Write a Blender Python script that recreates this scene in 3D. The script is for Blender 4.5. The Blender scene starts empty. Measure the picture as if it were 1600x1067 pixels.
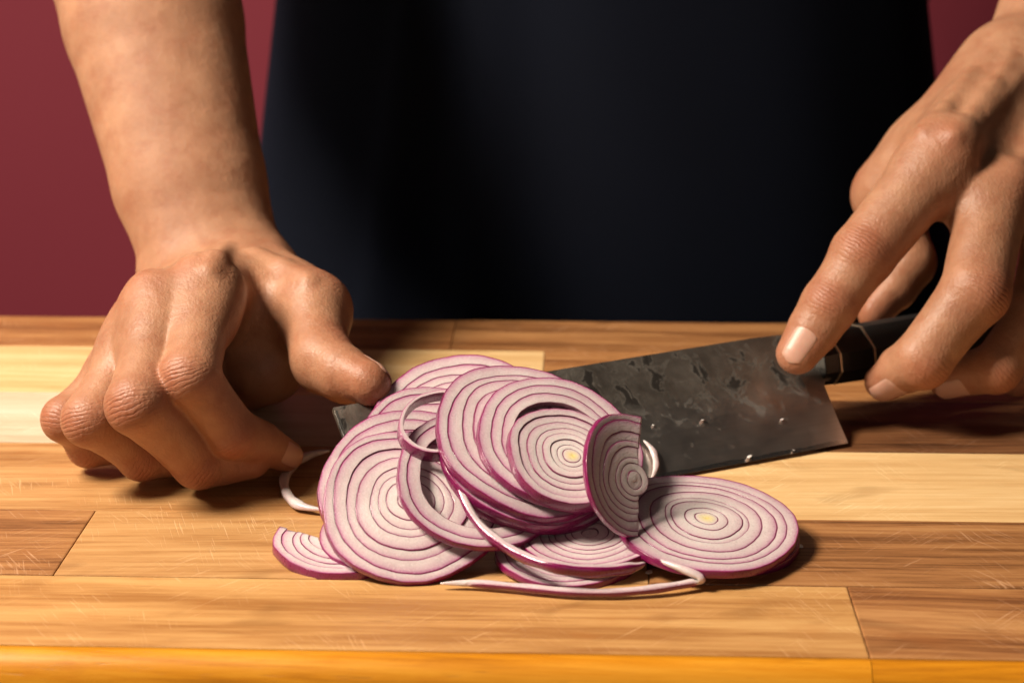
import bpy, bmesh, math, random
import numpy as np
from mathutils import Vector

# ------------------------------------------------------------------ camera, world, lights, exposure
sc = bpy.context.scene
COL = sc.collection
PITCH = math.radians(16.5); FPX = 3000.0; CAM_D = .5601; CAM_H = .2217
cam_d = bpy.data.cameras.new('camera'); cam = bpy.data.objects.new('camera', cam_d); COL.objects.link(cam)
cam.location = (0, -CAM_D, CAM_H); cam.rotation_euler = (math.pi / 2 - PITCH, 0, 0)
cam_d.sensor_width = 36; cam_d.lens = FPX / 1600 * 36; cam_d.clip_start = .01; cam_d.clip_end = 50
cam_d.dof.use_dof = True; cam_d.dof.focus_distance = .585; cam_d.dof.aperture_fstop = 13
sc.camera = cam

w = bpy.data.worlds.new('World'); sc.world = w; w.use_nodes = True
w.node_tree.nodes['Background'].inputs[0].default_value = (1.0, .90, .80, 1)
w.node_tree.nodes['Background'].inputs[1].default_value = .018

def area(name, loc, target, size, power, color, size_y=None):
    d = bpy.data.lights.new(name, 'AREA'); d.energy = power; d.color = color
    d.size = size
    if size_y: d.shape = 'RECTANGLE'; d.size_y = size_y
    o = bpy.data.objects.new(name, d); COL.objects.link(o); o.location = loc
    o.rotation_euler = (Vector(target) - Vector(loc)).to_track_quat('-Z', 'Y').to_euler()
    return o
area('key_lamp', (-.74, -.24, .92), (0, .05, .02), .30, 32, (1, .86, .70))
area('fill_lamp', (.20, -1.30, .30), (0, 0, 0), .7, 1.1, (1, .88, .76))
area('wall_lamp', (-.9, .60, 1.3), (0, 1.3, .3), .5, 6.3, (1, .85, .75))

cy = sc.cycles; cy.max_bounces = 6; cy.diffuse_bounces = 3; cy.glossy_bounces = 3; cy.transmission_bounces = 2; cy.use_adaptive_sampling = True; cy.adaptive_threshold = .03
vs = sc.view_settings
vs.view_transform = 'Standard'; vs.look = 'None'; vs.exposure = 0; vs.gamma = 1; vs.use_curve_mapping = False

# ------------------------------------------------------------------ helpers
A = np.array
FW = A([0, math.cos(PITCH), -math.sin(PITCH)]); UP = A([0, math.sin(PITCH), math.cos(PITCH)]); RT = A([1., 0, 0])
CP = A([0, -CAM_D, CAM_H])
def ray(x, y): return RT * (x - 800) / FPX + UP * (533.5 - y) / FPX + FW
def PY(x, y, Y):
    r = ray(x, y); return CP + r * (Y + CAM_D) / r[1]
def PZ(x, y, z):
    r = ray(x, y); return CP + r * (z - CAM_H) / r[2]
def PP(x, y, o, n):
    r = ray(x, y); return CP + r * (np.dot(o - CP, n) / np.dot(r, n))
def proj(p):
    q = np.asarray(p) - CP; d = q @ FW
    return np.stack([800 + FPX * (q @ RT) / d, 533.5 - FPX * (q @ UP) / d], -1)
def nrm(v):
    v = np.asarray(v, float); return v / (np.linalg.norm(v) + 1e-12)
def mkmesh(name, V, Fc, smooth=True):
    me = bpy.data.meshes.new(name)
    me.from_pydata([tuple(v) for v in V], [], [tuple(f) for f in Fc])
    if smooth: me.polygons.foreach_set('use_smooth', [True] * len(me.polygons))
    me.update(); return me
def obj(name, me, mat=None, parent=None):
    o = bpy.data.objects.new(name, me); COL.objects.link(o)
    if mat: me.materials.append(mat)
    if parent: o.parent = parent
    return o
def tag(o, label, cat, group=None):
    o['label'] = label; o['category'] = cat
    if group: o['group'] = group
    return o
def empty(name, loc=(0, 0, 0)):
    o = bpy.data.objects.new(name, None); COL.objects.link(o); o.location = loc; o.empty_display_size = .02
    return o
def pattr(me, name, arr):
    a = me.attributes.new(name, 'FLOAT', 'POINT'); a.data.foreach_set('value', np.asarray(arr, np.float32))

class NT:
    """small node-tree writer"""
    def __init__(s, name):
        s.m = bpy.data.materials.new(name); s.m.use_nodes = True; s.t = s.m.node_tree
        s.b = s.t.nodes['Principled BSDF']; s.out = s.t.nodes['Material Output']
    def n(s, typ, ins=None, **kw):
        nd = s.t.nodes.new('ShaderNode' + typ)
        for k, v in kw.items(): setattr(nd, k, v)
        for k, v in (ins or {}).items(): s.set(nd.inputs[k], v)
        return nd
    def set(s, sock, v):
        if isinstance(v, bpy.types.NodeSocket): s.t.links.new(v, sock)
        elif isinstance(v, bpy.types.Node): s.t.links.new(v.outputs[0], sock)
        else:
            if sock.type == 'RGBA' and len(v) == 3: v = (*v, 1)
            sock.default_value = v
    def p(s, **kw):
        for k, v in kw.items(): s.set(s.b.inputs[k.replace('_', ' ')], v)
    def math(s, op, a, b=0., clamp=False):
        return s.n('Math', {0: a, 1: b}, operation=op, use_clamp=clamp).outputs[0]
    def mix(s, f, a, b, mode='MIX'):
        nd = s.n('Mix', data_type='RGBA', blend_type=mode); s.set(nd.inputs['Factor'], f)
        s.set(nd.inputs[6], a); s.set(nd.inputs[7], b); return nd.outputs[2]
    def ramp(s, f, stops, interp='LINEAR'):
        nd = s.n('ValToRGB', {0: f}); cr = nd.color_ramp; cr.interpolation = interp
        while len(cr.elements) > 1: cr.elements.remove(cr.elements[-1])
        for i, (p, c) in enumerate(stops):
            e = cr.elements[0] if i == 0 else cr.elements.new(p)
            e.position = p; e.color = (*c, 1) if len(c) == 3 else c
        return nd.outputs[0]
    def noise(s, co, scale, detail=3, rough=.5, dist=0):
        return s.n('TexNoise', {'Vector': co, 'Scale': scale, 'Detail': detail, 'Roughness': rough, 'Distortion': dist}).outputs[0]
    def mapping(s, co, loc=(0, 0, 0), rot=(0, 0, 0), scale=(1, 1, 1)):
        return s.n('Mapping', {'Vector': co, 'Location': loc, 'Rotation': rot, 'Scale': scale}).outputs[0]
    def attr(s, name): return s.n('Attribute', attribute_name=name).outputs['Fac']
    def obco(s): return s.n('TexCoord').outputs['Object']
    def bump(s, h, strength, dist, nrm=None):
        nd = s.n('Bump', {'Height': h, 'Strength': strength, 'Distance': dist})
        if nrm: s.set(nd.inputs['Normal'], nrm)
        return nd.outputs[0]

# ------------------------------------------------------------------ materials
def mat_wood(name, c_dark, c_mid, c_light, seed, grain=1.0, rings=.5, scratch=.35, rough=.42):
    t = NT(name); co = t.obco(); rnd = random.Random(seed)
    off = (rnd.uniform(-9, 9), rnd.uniform(-9, 9), rnd.uniform(-9, 9))
    skew = rnd.uniform(-.05, .05)
    base = t.mapping(co, off, (0, 0, skew))
    warp = t.noise(t.mapping(base, scale=(9, 30, 30)), 1, 3)
    broad = t.noise(t.mapping(base, scale=(5, 42, 42)), 1, 4, .55, .6)
    fine = t.noise(t.mapping(base, scale=(17, 430, 430)), 1, 6, .72, .3)
    mid = t.noise(t.mapping(base, scale=(14, 190, 190)), 1, 4, .6, .4)
    # growth-ring bands, slightly wandering
    sep = t.n('SeparateXYZ', {0: base})
    v = t.math('ADD', t.math('MULTIPLY', sep.outputs[1], 300), t.math('MULTIPLY', warp, 11))
    band = t.math('MULTIPLY_ADD', t.math('SINE', v), .5); t.t.nodes[-1].inputs[2].default_value = .5
    f = t.math('ADD', t.math('MULTIPLY', broad, .55), t.math('MULTIPLY', mid, .45))
    f = t.math('ADD', f, t.math('MULTIPLY', t.math('SUBTRACT', band, .5), .16 * rings))
    f = t.math('ADD', f, t.math('MULTIPLY', t.math('SUBTRACT', fine, .5), .85 * grain))
    col = t.ramp(f, [(.30, c_dark), (.50, c_mid), (.70, c_light)])
    # short dark pores along the grain
    pore = t.noise(t.mapping(base, scale=(70, 1500, 1500)), 1, 2)
    pm = t.ramp(pore, [(.66, (0, 0, 0)), (.74, (1, 1, 1))])
    col = t.mix(t.math('MULTIPLY', pm, .28 * grain), col, tuple(x * .35 for x in c_dark))
    # knots and dark figure
    kn = t.noise(t.mapping(base, scale=(16, 40, 40)), 1, 2, .5, 1.5)
    km = t.ramp(kn, [(.63, (0, 0, 0)), (.73, (1, 1, 1))])
    col = t.mix(t.math('MULTIPLY', km, .42), col, tuple(x * .7 for x in c_dark))
    # oil stains
    st = t.ramp(t.noise(t.mapping(co, off, scale=(1, 1.6, 1)), 38, 3), [(.60, (0, 0, 0)), (.74, (1, 1, 1))])
    col = t.mix(t.math('MULTIPLY', st, .30), col, (c_mid[0] * .8, c_mid[1] * .55, c_mid[2] * .35))
    # knife scratches at several angles
    hs = None
    for i, ang in enumerate((.95, 1.25, -.85)):
        m = t.mapping(t.mapping(co, rot=(0, 0, ang)), (i * 3.3, seed * .7, 0), scale=(55, 1500, 1))
        s1 = t.ramp(t.noise(m, 1, 1), [(.64, (0, 0, 0)), (.69, (1, 1, 1))])
        mk = t.ramp(t.noise(t.mapping(co, (i * 7, seed, 0)), 30, 2), [(.50, (0, 0, 0)), (.66, (1, 1, 1))])
        s1 = t.math('MULTIPLY', s1, mk)
        hs = s1 if hs is None else t.math('MAXIMUM', hs, s1)
    col = t.mix(t.math('MULTIPLY', hs, scratch), col, tuple(min(1, x * 1.25 + .12) for x in c_light))
    h = t.math('SUBTRACT', t.math('MULTIPLY', fine, .5), t.math('MULTIPLY', hs, .7 if scratch else 0.))
    h = t.math('SUBTRACT', h, t.math('MULTIPLY', pm, .5))
    t.p(Base_Color=col, Roughness=t.math('ADD', t.math('MULTIPLY', mid, .25), rough - .12), Normal=t.bump(h, .35, .0004))
    t.p(Specular_IOR_Level=.35)
    return t.m

def mat_skin():
    t = NT('skin'); co = t.obco()
    red = t.attr('red'); wr = t.attr('wr'); ws = t.attr('ws')
    n1 = t.noise(co, 55, 4, .6); n2 = t.noise(co, 420, 3, .6); n3 = t.noise(co, 140, 3, .55)
    col = t.ramp(n1, [(.3, (.30, .138, .076)), (.55, (.37, .183, .103)), (.75, (.43, .225, .130))])
    col = t.mix(t.math('MULTIPLY', red, .80, True), col, (.34, .105, .055))
    col = t.mix(t.math('MULTIPLY', t.ramp(n3, [(.48, (0, 0, 0)), (.68, (1, 1, 1))]), .38), col, (.28, .095, .047))
    col = t.mix(t.math('MULTIPLY', t.ramp(n2, [(.50, (0, 0, 0)), (.66, (1, 1, 1))]), .28), col, (.40, .20, .12))
    # knuckle creases
    wob = t.math('MULTIPLY', t.noise(co, 150, 3), 7.0)
    s = t.math('ADD', t.math('MULTIPLY', ws, 2100.), wob)
    cr = t.math('POWER', t.math('ABSOLUTE', t.math('SINE', s)), .35)      # 0 in the crease
    crease = t.math('MULTIPLY', t.math('SUBTRACT', 1., cr), t.math('MULTIPLY', wr, t.ramp(t.noise(co, 260, 2), [(.25, (.25, .25, .25)), (.55, (1, 1, 1))])))
    col = t.mix(t.math('MULTIPLY', crease, .8, True), col, (.25, .085, .04))
    vor = t.n('TexVoronoi', {'Vector': co, 'Scale': 1250.}, feature='F1').outputs[0]
    lines = t.noise(t.mapping(co, rot=(.3, .5, .8), scale=(1, 1, .35)), 900, 3, .6)
    h = t.math('ADD', t.math('MULTIPLY', vor, .16), t.math('MULTIPLY', lines, .55))
    hnd = t.attr('hnd')
    nb = t.bump(t.math('MULTIPLY', h, t.math('ADD', t.math('MULTIPLY', hnd, .8), .2)), .48, .0008)
    nb = t.bump(t.math('MULTIPLY', crease, -1.), .55, .0007, nb)
    nb = t.bump(t.noise(co, 110, 4, .6), .22, .0025, nb)
    t.p(Base_Color=col, Roughness=t.math('ADD', t.math('MULTIPLY', n2, .2), t.math('SUBTRACT', .56, t.math('MULTIPLY', hnd, .18))), Normal=nb)
    t.p(Subsurface_Weight=.13, Subsurface_Radius=(1., .35, .18), Subsurface_Scale=.004, Specular_IOR_Level=.40)
    return t.m

def mat_onion():
    t = NT('onion_flesh'); co = t.obco()
    u = t.attr('u'); dep = t.attr('dep'); rim = t.attr('rim')
    cells = t.n('TexVoronoi', {'Vector': co, 'Scale': 1500.}).outputs[0]; lowf = t.noise(co, 70, 3, .6)
    n = t.noise(co, 160, 4, .6); nf = t.noise(co, 1500, 2)
    uu = t.math('ADD', u, t.math('MULTIPLY', t.math('SUBTRACT', n, .5), .22))
    flesh = t.mix(dep, t.mix(n, (.47, .355, .38), (.71, .62, .615)), t.mix(n, (.62, .54, .525), (.84, .80, .76)))
    pink = t.mix(n, (.33, .035, .19), (.46, .13, .30))
    fl = t.mix(t.math('MULTIPLY', t.ramp(uu, [(.35, (0, 0, 0)), (.72, (.35, .35, .35)), (.95, (1, 1, 1))]), t.math('SUBTRACT', 1.0, t.math('MULTIPLY', dep, .78))), flesh, pink)
    fl = t.mix(t.math('MULTIPLY', t.ramp(nf, [(.55, (0, 0, 0)), (.75, (1, 1, 1))]), .25), fl, (.86, .80, .79))
    fl = t.mix(t.math('MULTIPLY', t.ramp(lowf, [(.42, (0, 0, 0)), (.66, (1, 1, 1))]), .30), fl, (.44, .29, .33))
    # dark purple membrane at the outer and inner faces of every ring
    skinline = t.ramp(u, [(.905, (0, 0, 0)), (.935, (1, 1, 1))])
    inner = t.ramp(u, [(.02, (1, 1, 1)), (.06, (0, 0, 0))])
    skin = t.mix(dep, t.mix(n, (.10, .003, .044), (.27, .009, .10)), (.20, .03, .09))
    fl = t.mix(t.math('MULTIPLY', inner, .8), fl, (.22, .05, .11))
    fl = t.mix(skinline, fl, skin)
    # core turns yellow-green
    fl = t.mix(t.math('MULTIPLY', rim, t.ramp(n, [(.3, (.6, .6, .6)), (.6, (1, 1, 1))])), fl, (.80, .66, .16))
    h = t.math('ADD', t.math('MULTIPLY', cells, .5), t.math('MULTIPLY', nf, .6))
    t.p(Base_Color=fl, Roughness=t.math('ADD', t.math('MULTIPLY', nf, .25), .18), Normal=t.bump(h, .35, .0003))
    t.p(Subsurface_Weight=.30, Subsurface_Radius=(1, .6, .65), Subsurface_Scale=.0014, Specular_IOR_Level=.45, Coat_Weight=.6, Coat_Roughness=.12)
    return t.m

def mat_blade():
    t = NT('forged_steel'); co = t.obco()
    sep = t.n('SeparateXYZ', {0: co}); y = sep.outputs[1]
    n = t.noise(co, 95, 5, .62); nb = t.noise(t.mapping(co, scale=(1, .75, 1)), 150, 4, .6, .8); ns = t.noise(t.mapping(co, scale=(30, 900, 1)), 1, 3)
    up = t.math('ADD', t.math('MULTIPLY', y, 62.), t.math('MULTIPLY', t.math('SUBTRACT', n, .5), 1.3))
    kuro = t.ramp(up, [(.0, (0, 0, 0)), (1., (0, 0, 0))]); kr = t.t.nodes[-1].color_ramp
    kr.elements[0].position = .52; kr.elements[0].color = (0, 0, 0, 1); kr.elements[1].position = .95; kr.elements[1].color = (1, 1, 1, 1)
    u2 = t.math('MULTIPLY', up, .5); t.t.links.new(u2.node.outputs[0], t.t.nodes[-2].inputs[0]) if False else None
    t.t.links.new(t.math('MULTIPLY', up, .5), kr_node(t, kuro))
    base = t.mix(ns, (.53, .505, .475), (.69, .66, .625))
    dark = t.mix(n, (.15, .132, .112), (.44, .405, .36))
    col = t.mix(kuro, base, dark)
    spot = t.math('MULTIPLY', t.ramp(nb, [(.53, (0, 0, 0)), (.61, (1, 1, 1))]), kuro)
    col = t.mix(t.math('MULTIPLY', spot, .95), col, (.012, .010, .009))
    smear = t.ramp(t.noise(co, 240, 3), [(.66, (0, 0, 0)), (.76, (1, 1, 1))])
    rough = t.math('ADD', t.math('MULTIPLY', kuro, .14), t.math('ADD', t.math('MULTIPLY', n, .18), .24))
    rough = t.math('ADD', rough, t.math('MULTIPLY', smear, .12))
    t.p(Base_Color=col, Metallic=t.math('SUBTRACT', 1., t.math('MULTIPLY', spot, .6)), Roughness=rough,
        Normal=t.bump(t.math('ADD', t.math('MULTIPLY', nb, t.math('MULTIPLY', kuro, 1.)), t.math('MULTIPLY', ns, .06)), .4, .0006))
    return t.m
def kr_node(t, sock): return sock.node.inputs[0]

def mat_simple(name, c, rough=.5, metal=0., bump=0., bscale=800, var=.15, sheen=0.):
    t = NT(name); co = t.obco(); n = t.noise(co, bscale, 4, .6)
    col = t.mix(n, tuple(x * (1 - var) for x in c), tuple(min(1, x * (1 + var)) for x in c))
    t.p(Base_Color=col, Roughness=rough, Metallic=metal)
    if bump: t.p(Normal=t.bump(n, bump, .0006))
    if sheen: t.p(Sheen_Weight=sheen, Sheen_Roughness=.4, Sheen_Tint=(.35, .5, .9, 1))
    return t.m
def mat_cloth(name, c, sheen, tint):
    t = NT(name); co = t.obco()
    wv = t.n('TexWave', {'Vector': t.mapping(co, rot=(0, .78, 0)), 'Scale': 420., 'Distortion': 1.5, 'Detail': 2}).outputs[1]
    n = t.noise(co, 12, 4); nf = t.noise(co, 1400, 3)
    col = t.mix(n, tuple(x * .8 for x in c), tuple(x * 1.25 for x in c))
    t.p(Base_Color=col, Roughness=.85, Specular_IOR_Level=.15, Sheen_Weight=sheen, Sheen_Roughness=.45, Sheen_Tint=(*tint, 1),
        Normal=t.bump(t.math('ADD', t.math('MULTIPLY', wv, .5), nf), .4, .0006))
    return t.m
def mat_wall():
    t = NT('burgundy_wall'); co = t.obco(); n = t.noise(co, 3, 4); nf = t.noise(co, 260, 4)
    t.p(Base_Color=t.mix(n, (.285, .031, .055), (.320, .036, .062)), Roughness=.75, Normal=t.bump(nf, .15, .001))
    return t.m
M_SKIN = mat_skin(); M_ONION = mat_onion(); M_BLADE = mat_blade(); M_WALL = mat_wall()
M_NAIL = mat_simple('nail', (.52, .29, .215), .40, var=.07, bscale=300)
M_NAIL.node_tree.nodes['Principled BSDF'].inputs['Subsurface Weight'].default_value = .2
M_NAIL.node_tree.nodes['Principled BSDF'].inputs['Subsurface Scale'].default_value = .002
M_HANDLE = mat_simple('ebony', (.004, .004, .004), .62, bump=.2, var=.3)
M_FERR = mat_simple('black_horn', (.005, .005, .005), .32, var=.3)
M_SPACER = mat_simple('pale_metal', (.85, .74, .56), .45, 1.0)
M_STEEL = mat_simple('polished_edge', (.62, .60, .57), .25, 1.0)
M_APRON = mat_cloth('apron_cloth', (.0013, .0028, .0085), .04, (.35, .5, .9))
M_SHIRT = mat_cloth('shirt_cloth', (.085, .060, .032), .05, (1, .9, .7))
M_TABLE = mat_simple('dark_table', (.05, .035, .025), .5, bump=.2, bscale=60)

# ------------------------------------------------------------------ setting
def box_mesh(name, x0, x1, y0, y1, z0, z1, bev=0.0):
    import bmesh
    bm = bmesh.new(); bmesh.ops.create_cube(bm, size=1)
    for v in bm.verts: v.co = Vector(((x0 + x1) / 2 + v.co.x * (x1 - x0), (y0 + y1) / 2 + v.co.y * (y1 - y0), (z0 + z1) / 2 + v.co.z * (z1 - z0)))
    if bev: bmesh.ops.bevel(bm, geom=list(bm.edges), offset=bev, segments=2, affect='EDGES', profile=.6)
    me = bpy.data.meshes.new(name); bm.to_mesh(me); bm.free(); return me
wall = obj('wall', box_mesh('wall', -3, 3, 1.30, 1.40, -1, 2.6), M_WALL); wall['kind'] = 'structure'
table = obj('table_top', box_mesh('table_top', -.8, .8, -.16, .25, -.075, -.034, .003), M_TABLE); table['kind'] = 'structure'

# ------------------------------------------------------------------ cutting board: planks in rows, board turned a little
YAW = -math.radians(2.0)
board = empty('cutting_board', (0, 0, 0)); board.rotation_euler = (0, 0, YAW)
tag(board, 'thick edge-glued hardwood cutting board of mixed pale and brown planks', 'cutting board')
def b_loc(px, py):
    p = PZ(px, py, 0); c, s = math.cos(-YAW), math.sin(-YAW)
    return p[0] * c - p[1] * s, p[0] * s + p[1] * c
TH = .034
ys = [b_loc(800, 501)[1], b_loc(800, 548)[1], b_loc(30, 612)[1], (b_loc(30, 692)[1] + b_loc(1500, 706)[1]) / 2,
      (b_loc(140, 795)[1] + b_loc(1500, 816)[1]) / 2, (b_loc(40, 897)[1] + b_loc(1500, 918)[1]) / 2, b_loc(800, 1018)[1]]
XL, XR = -.27, .27
TAN = ((.29, .130, .042), (.45, .235, .088), (.545, .315, .132))
PALE = ((.56, .33, .135), (.68, .44, .20), (.76, .54, .28))
CREAM = ((.52, .40, .27), (.61, .495, .355), (.66, .56, .43))
BROWN = ((.14, .056, .020), (.31, .138, .050), (.44, .22, .085))
DARK = ((.055, .023, .010), (.15, .062, .025), (.24, .11, .045))
RED = ((.17, .064, .023), (.34, .148, .052), (.47, .235, .090))
ORG = ((.33, .145, .042), (.49, .255, .088), (.575, .328, .124))
rows = [
    [(XL, b_loc(708, 525)[0], RED, 'k'), (b_loc(708, 525)[0], XR, BROWN, 'l')],
    [(XL, b_loc(850, 570)[0], PALE, 'a'), (b_loc(850, 570)[0], XR, RED, 'b')],
    [(XL, b_loc(560, 650)[0], CREAM, 'c'), (b_loc(560, 650)[0], XR, DARK, 'd')],
    [(XL, b_loc(760, 760)[0], TAN, 'e'), (b_loc(760, 760)[0], XR, PALE, 'f')],
    [(XL, b_loc(118, 845)[0], BROWN, 'g'), (b_loc(118, 845)[0], b_loc(1010, 860)[0], TAN, 'h'), (b_loc(1010, 860)[0], XR, BROWN, 'i')],
    [(XL, b_loc(1343, 975)[0], ORG, 'm'), (b_loc(1343, 975)[0], XR, RED, 'n')],
]
rr = random.Random(5)
for i, row in enumerate(rows):
    for j, (x0, x1, c, s) in enumerate(row):
        g = .00012; dz = rr.uniform(-.00012, .00012)
        last = i == len(rows) - 1
        me = box_mesh('plank', x0 + g, x1 - g, ys[i + 1] + (g if not last else 0), ys[i] - g, -TH, dz, .00045 if not last else .0005)
        k = 'abcdefghijklmnop'.index(s)
        m = mat_wood('wood_' + s, *c, seed=3 + k * 5, grain=1.25 if c in (BROWN, RED, DARK) else 1., rings=.8, scratch=.55 if c in (BROWN, DARK, RED) else .40)
        obj('plank', me, m, board)
fy = ys[-1]
xs = [XL, b_loc(1343, 1030)[0] + .003, XR]
EDGE_LIT = ((.33, .110, .005), (.54, .205, .008), (.63, .27, .018))  # added strip on the plank fronts; warm light is put into its orange
for j in range(2):
    ex0, ex1 = xs[j] + .0001, xs[j + 1] - .0001; prof = [(fy - .0001, -.004), (fy - .0001, -.0003)]
    for q in range(1, 9): prof.append((fy - .0001 - .0085 * math.sin(q / 8 * math.pi / 2), -.0003 - .0125 * (1 - math.cos(q / 8 * math.pi / 2))))
    prof += [(fy - .0086, -TH), (fy - .0001, -TH)]
    Vv = [(x, y, z) for x in (ex0, *np.linspace(ex0, ex1, 40)[1:-1], ex1) for y, z in prof]; n_ = len(prof)
    Ff = [(i * n_ + k, i * n_ + (k + 1) % n_, (i + 1) * n_ + (k + 1) % n_, (i + 1) * n_ + k) for i in range(39) for k in range(n_)]
    Ff += [tuple(len(Vv) + k for k in range(n_)), tuple(len(Vv) + 2 * n_ - 1 - k for k in range(n_))]; Vv = Vv + Vv[:n_] + Vv[39 * n_:40 * n_]
    me = mkmesh('edge_strip', Vv, Ff, False)
    bm = bmesh.new(); bm.from_mesh(me); bmesh.ops.recalc_face_normals(bm, faces=bm.faces[:]); bm.to_mesh(me); bm.free()
    for pl in me.polygons: pl.use_smooth = abs(pl.normal.x) < .5 and pl.normal.y < .5
    o = obj('edge_strip', me, mat_wood('edge_lit_wood_%d' % j, *EDGE_LIT, seed=77 + j * 9, rings=.6, scratch=0, rough=.36), board)

# ------------------------------------------------------------------ knife
heel = PZ(1325, 692, .0016); e2 = PZ(1030, 748, .0010)
KX = nrm(e2 - heel); hb = A([-KX[1], KX[0], 0]); hb = hb if hb[1] > 0 else -hb; hb = nrm(hb)
LEAN = math.radians(35)
KYv = nrm(hb * math.cos(LEAN) + A([0, 0, 1]) * math.sin(LEAN)); KYv = nrm(KYv - KX * np.dot(KYv, KX))
KZ = np.cross(KX, KYv); KZ = KZ if KZ[2] > 0 else -KZ
def K(x, y, z): return heel + KX * x + KYv * y + KZ * z
knife = empty('kitchen_knife', heel)
from mathutils import Matrix
flip = np.linalg.det(np.stack([KX, KYv, KZ], 1))
RM = Matrix((( KX[0], KYv[0], KZ[0]), (KX[1], KYv[1], KZ[1]), (KX[2], KYv[2], KZ[2])))
# right-handed frame: mirror x if needed
SX = 1.0
if flip < 0:
    SX = -1.0; RM = Matrix(((-KX[0], KYv[0], KZ[0]), (-KX[1], KYv[1], KZ[1]), (-KX[2], KYv[2], KZ[2])))
knife.matrix_world = Matrix.Translation(Vector(heel)) @ RM.to_4x4()
tag(knife, 'squared dark steel vegetable knife with black handle lying behind the onion slices', 'knife')
BL = .1725
def thick(y): return .00012 + min(max(y - .0015, 0) / .042, 1) * .0009
def blade_outline():
    pts = [(0, 0)]
    pts += [(-.0012, .010), (-.0026, .019), (-.0034, .0245), (-.0046, .0262), (-.0085, .0272), (-.013, .0275), (-.013, .0455), (-.006, .0475), (.004, .0486)]
    for q in np.linspace(.015, BL - .003, 14): pts.append((q, .0490 - .0012 * (q / BL) ** 2))
    pts += [(BL, .0478)]
    for q in np.linspace(.9, .1, 6): pts.append((BL + .0015 * (1 - q), .0455 * q))
    pts += [(BL + .0005, .0022), (BL - .003, .0012)]
    for q in np.linspace(BL - .012, .008, 16): pts.append((q, .0007 * (q / BL) ** 3))
    return pts
import bmesh
def blade_mesh():
    bm = bmesh.new(); ol = blade_outline()
    f = bm.faces.new([bm.verts.new((SX * x, y, 0)) for x, y in ol])
    bmesh.ops.triangulate(bm, faces=[f])
    for cut in (.0008, .0018, .006, .012, .02, .03, .04):
        bmesh.ops.bisect_plane(bm, geom=bm.verts[:] + bm.edges[:] + bm.faces[:], plane_co=(0, cut, 0), plane_no=(0, 1, 0))
    bm.normal_update()
    if bm.faces[:][0].normal.z < 0: bmesh.ops.reverse_faces(bm, faces=bm.faces[:])
    bd = [e for e in bm.edges if e.is_boundary]
    d = bmesh.ops.duplicate(bm, geom=bm.verts[:] + bm.edges[:] + bm.faces[:])
    vm = d['vert_map']
    newf = [g for g in d['geom'] if isinstance(g, bmesh.types.BMFace)]
    orig = [v for v in bm.verts if v not in set(g for g in d['geom'] if isinstance(g, bmesh.types.BMVert))]
    for v in orig:
        v2 = vm[v]; h = thick(v.co.y); v.co.z = h; v2.co.z = -h
    bmesh.ops.reverse_faces(bm, faces=newf)
    for e in bd:
        a, b = e.verts
        try: bm.faces.new((a, vm[a], vm[b], b))
        except ValueError: pass
    bmesh.ops.recalc_face_normals(bm, faces=bm.faces[:])
    me = bpy.data.meshes.new('blade'); bm.to_mesh(me); bm.free(); return me
blade = obj('blade', blade_mesh(), M_BLADE, knife)
edge_v = []; edge_f = []
for i, q in enumerate(np.linspace(.001, BL - .004, 30)):
    y0 = .0007 * (q / BL) ** 3
    edge_v += [(SX * q, y0 - .0001, .00018), (SX * q, y0 + .0016 + .0002 * math.sin(i * 1.7), .00022 + .00002)]
    if i: b = 2 * i; edge_f.append((b - 2, b - 1, b + 1, b))
obj('cutting_edge', mkmesh('cutting_edge', edge_v, edge_f), M_STEEL, blade)
tv = []; tf = []
for i, q in enumerate(np.linspace(.97, .06, 20)):
    xx = BL + .0015 * (1 - q); tv += [(SX * (xx + .0001), .0478 * q, thick(.0478 * q) - .0001), (SX * (xx - .0009), .0478 * q, thick(.0478 * q) + .00008)]
    if i: b = 2 * i; tf.append((b - 2, b - 1, b + 1, b))
obj('tip_edge', mkmesh('tip_edge', tv, tf), M_STEEL, blade)
def octo(name, x0, x1, h0, w0, h1, w1, mat, yc0=.0365, yc1=.0365, n=8):
    V = []; Fc = []
    prof = [(1, .45), (.5, 1), (-.5, 1), (-1, .45), (-1, -.45), (-.5, -1), (.5, -1), (1, -.45)]
    stn = [(0, .96), (.03, 1), (.5, 1), (.97, 1), (1, .96)]
    for q, sc_ in stn:
        x = x0 + (x1 - x0) * q; hh = (h0 + (h1 - h0) * q) * sc_; ww = (w0 + (w1 - w0) * q) * sc_; yc = yc0 + (yc1 - yc0) * q
        for a, b in prof: V.append((SX * x, yc + a * hh / 2, b * ww / 2))
    for s in range(len(stn) - 1):
        for k in range(8):
            Fc.append((s * 8 + k, s * 8 + (k + 1) % 8, s * 8 + 8 + (k + 1) % 8, s * 8 + 8 + k))
    Fc.append(tuple(range(7, -1, -1))); Fc.append(tuple(range(len(V) - 8, len(V))))
    me = mkmesh(name, V, Fc, False)
    bm = bmesh.new(); bm.from_mesh(me); bmesh.ops.recalc_face_normals(bm, faces=bm.faces[:]); bm.to_mesh(me); bm.free()
    return obj(name, me, mat, knife)
octo('bolster', -.0045, -.0105, .0185, .0150, .0190, .0155, M_FERR)
octo('spacer', -.0106, -.0113, .0195, .0160, .0195, .0160, M_SPACER)
octo('ferrule', -.0114, -.0250, .0193, .0158, .0197, .0161, M_FERR)
octo('spacer', -.0251, -.0258, .0200, .0164, .0200, .0164, M_SPACER)
octo('handle', -.0259, -.1350, .0198, .0162, .0230, .0190, M_HANDLE, .0365, .0350)

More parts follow.
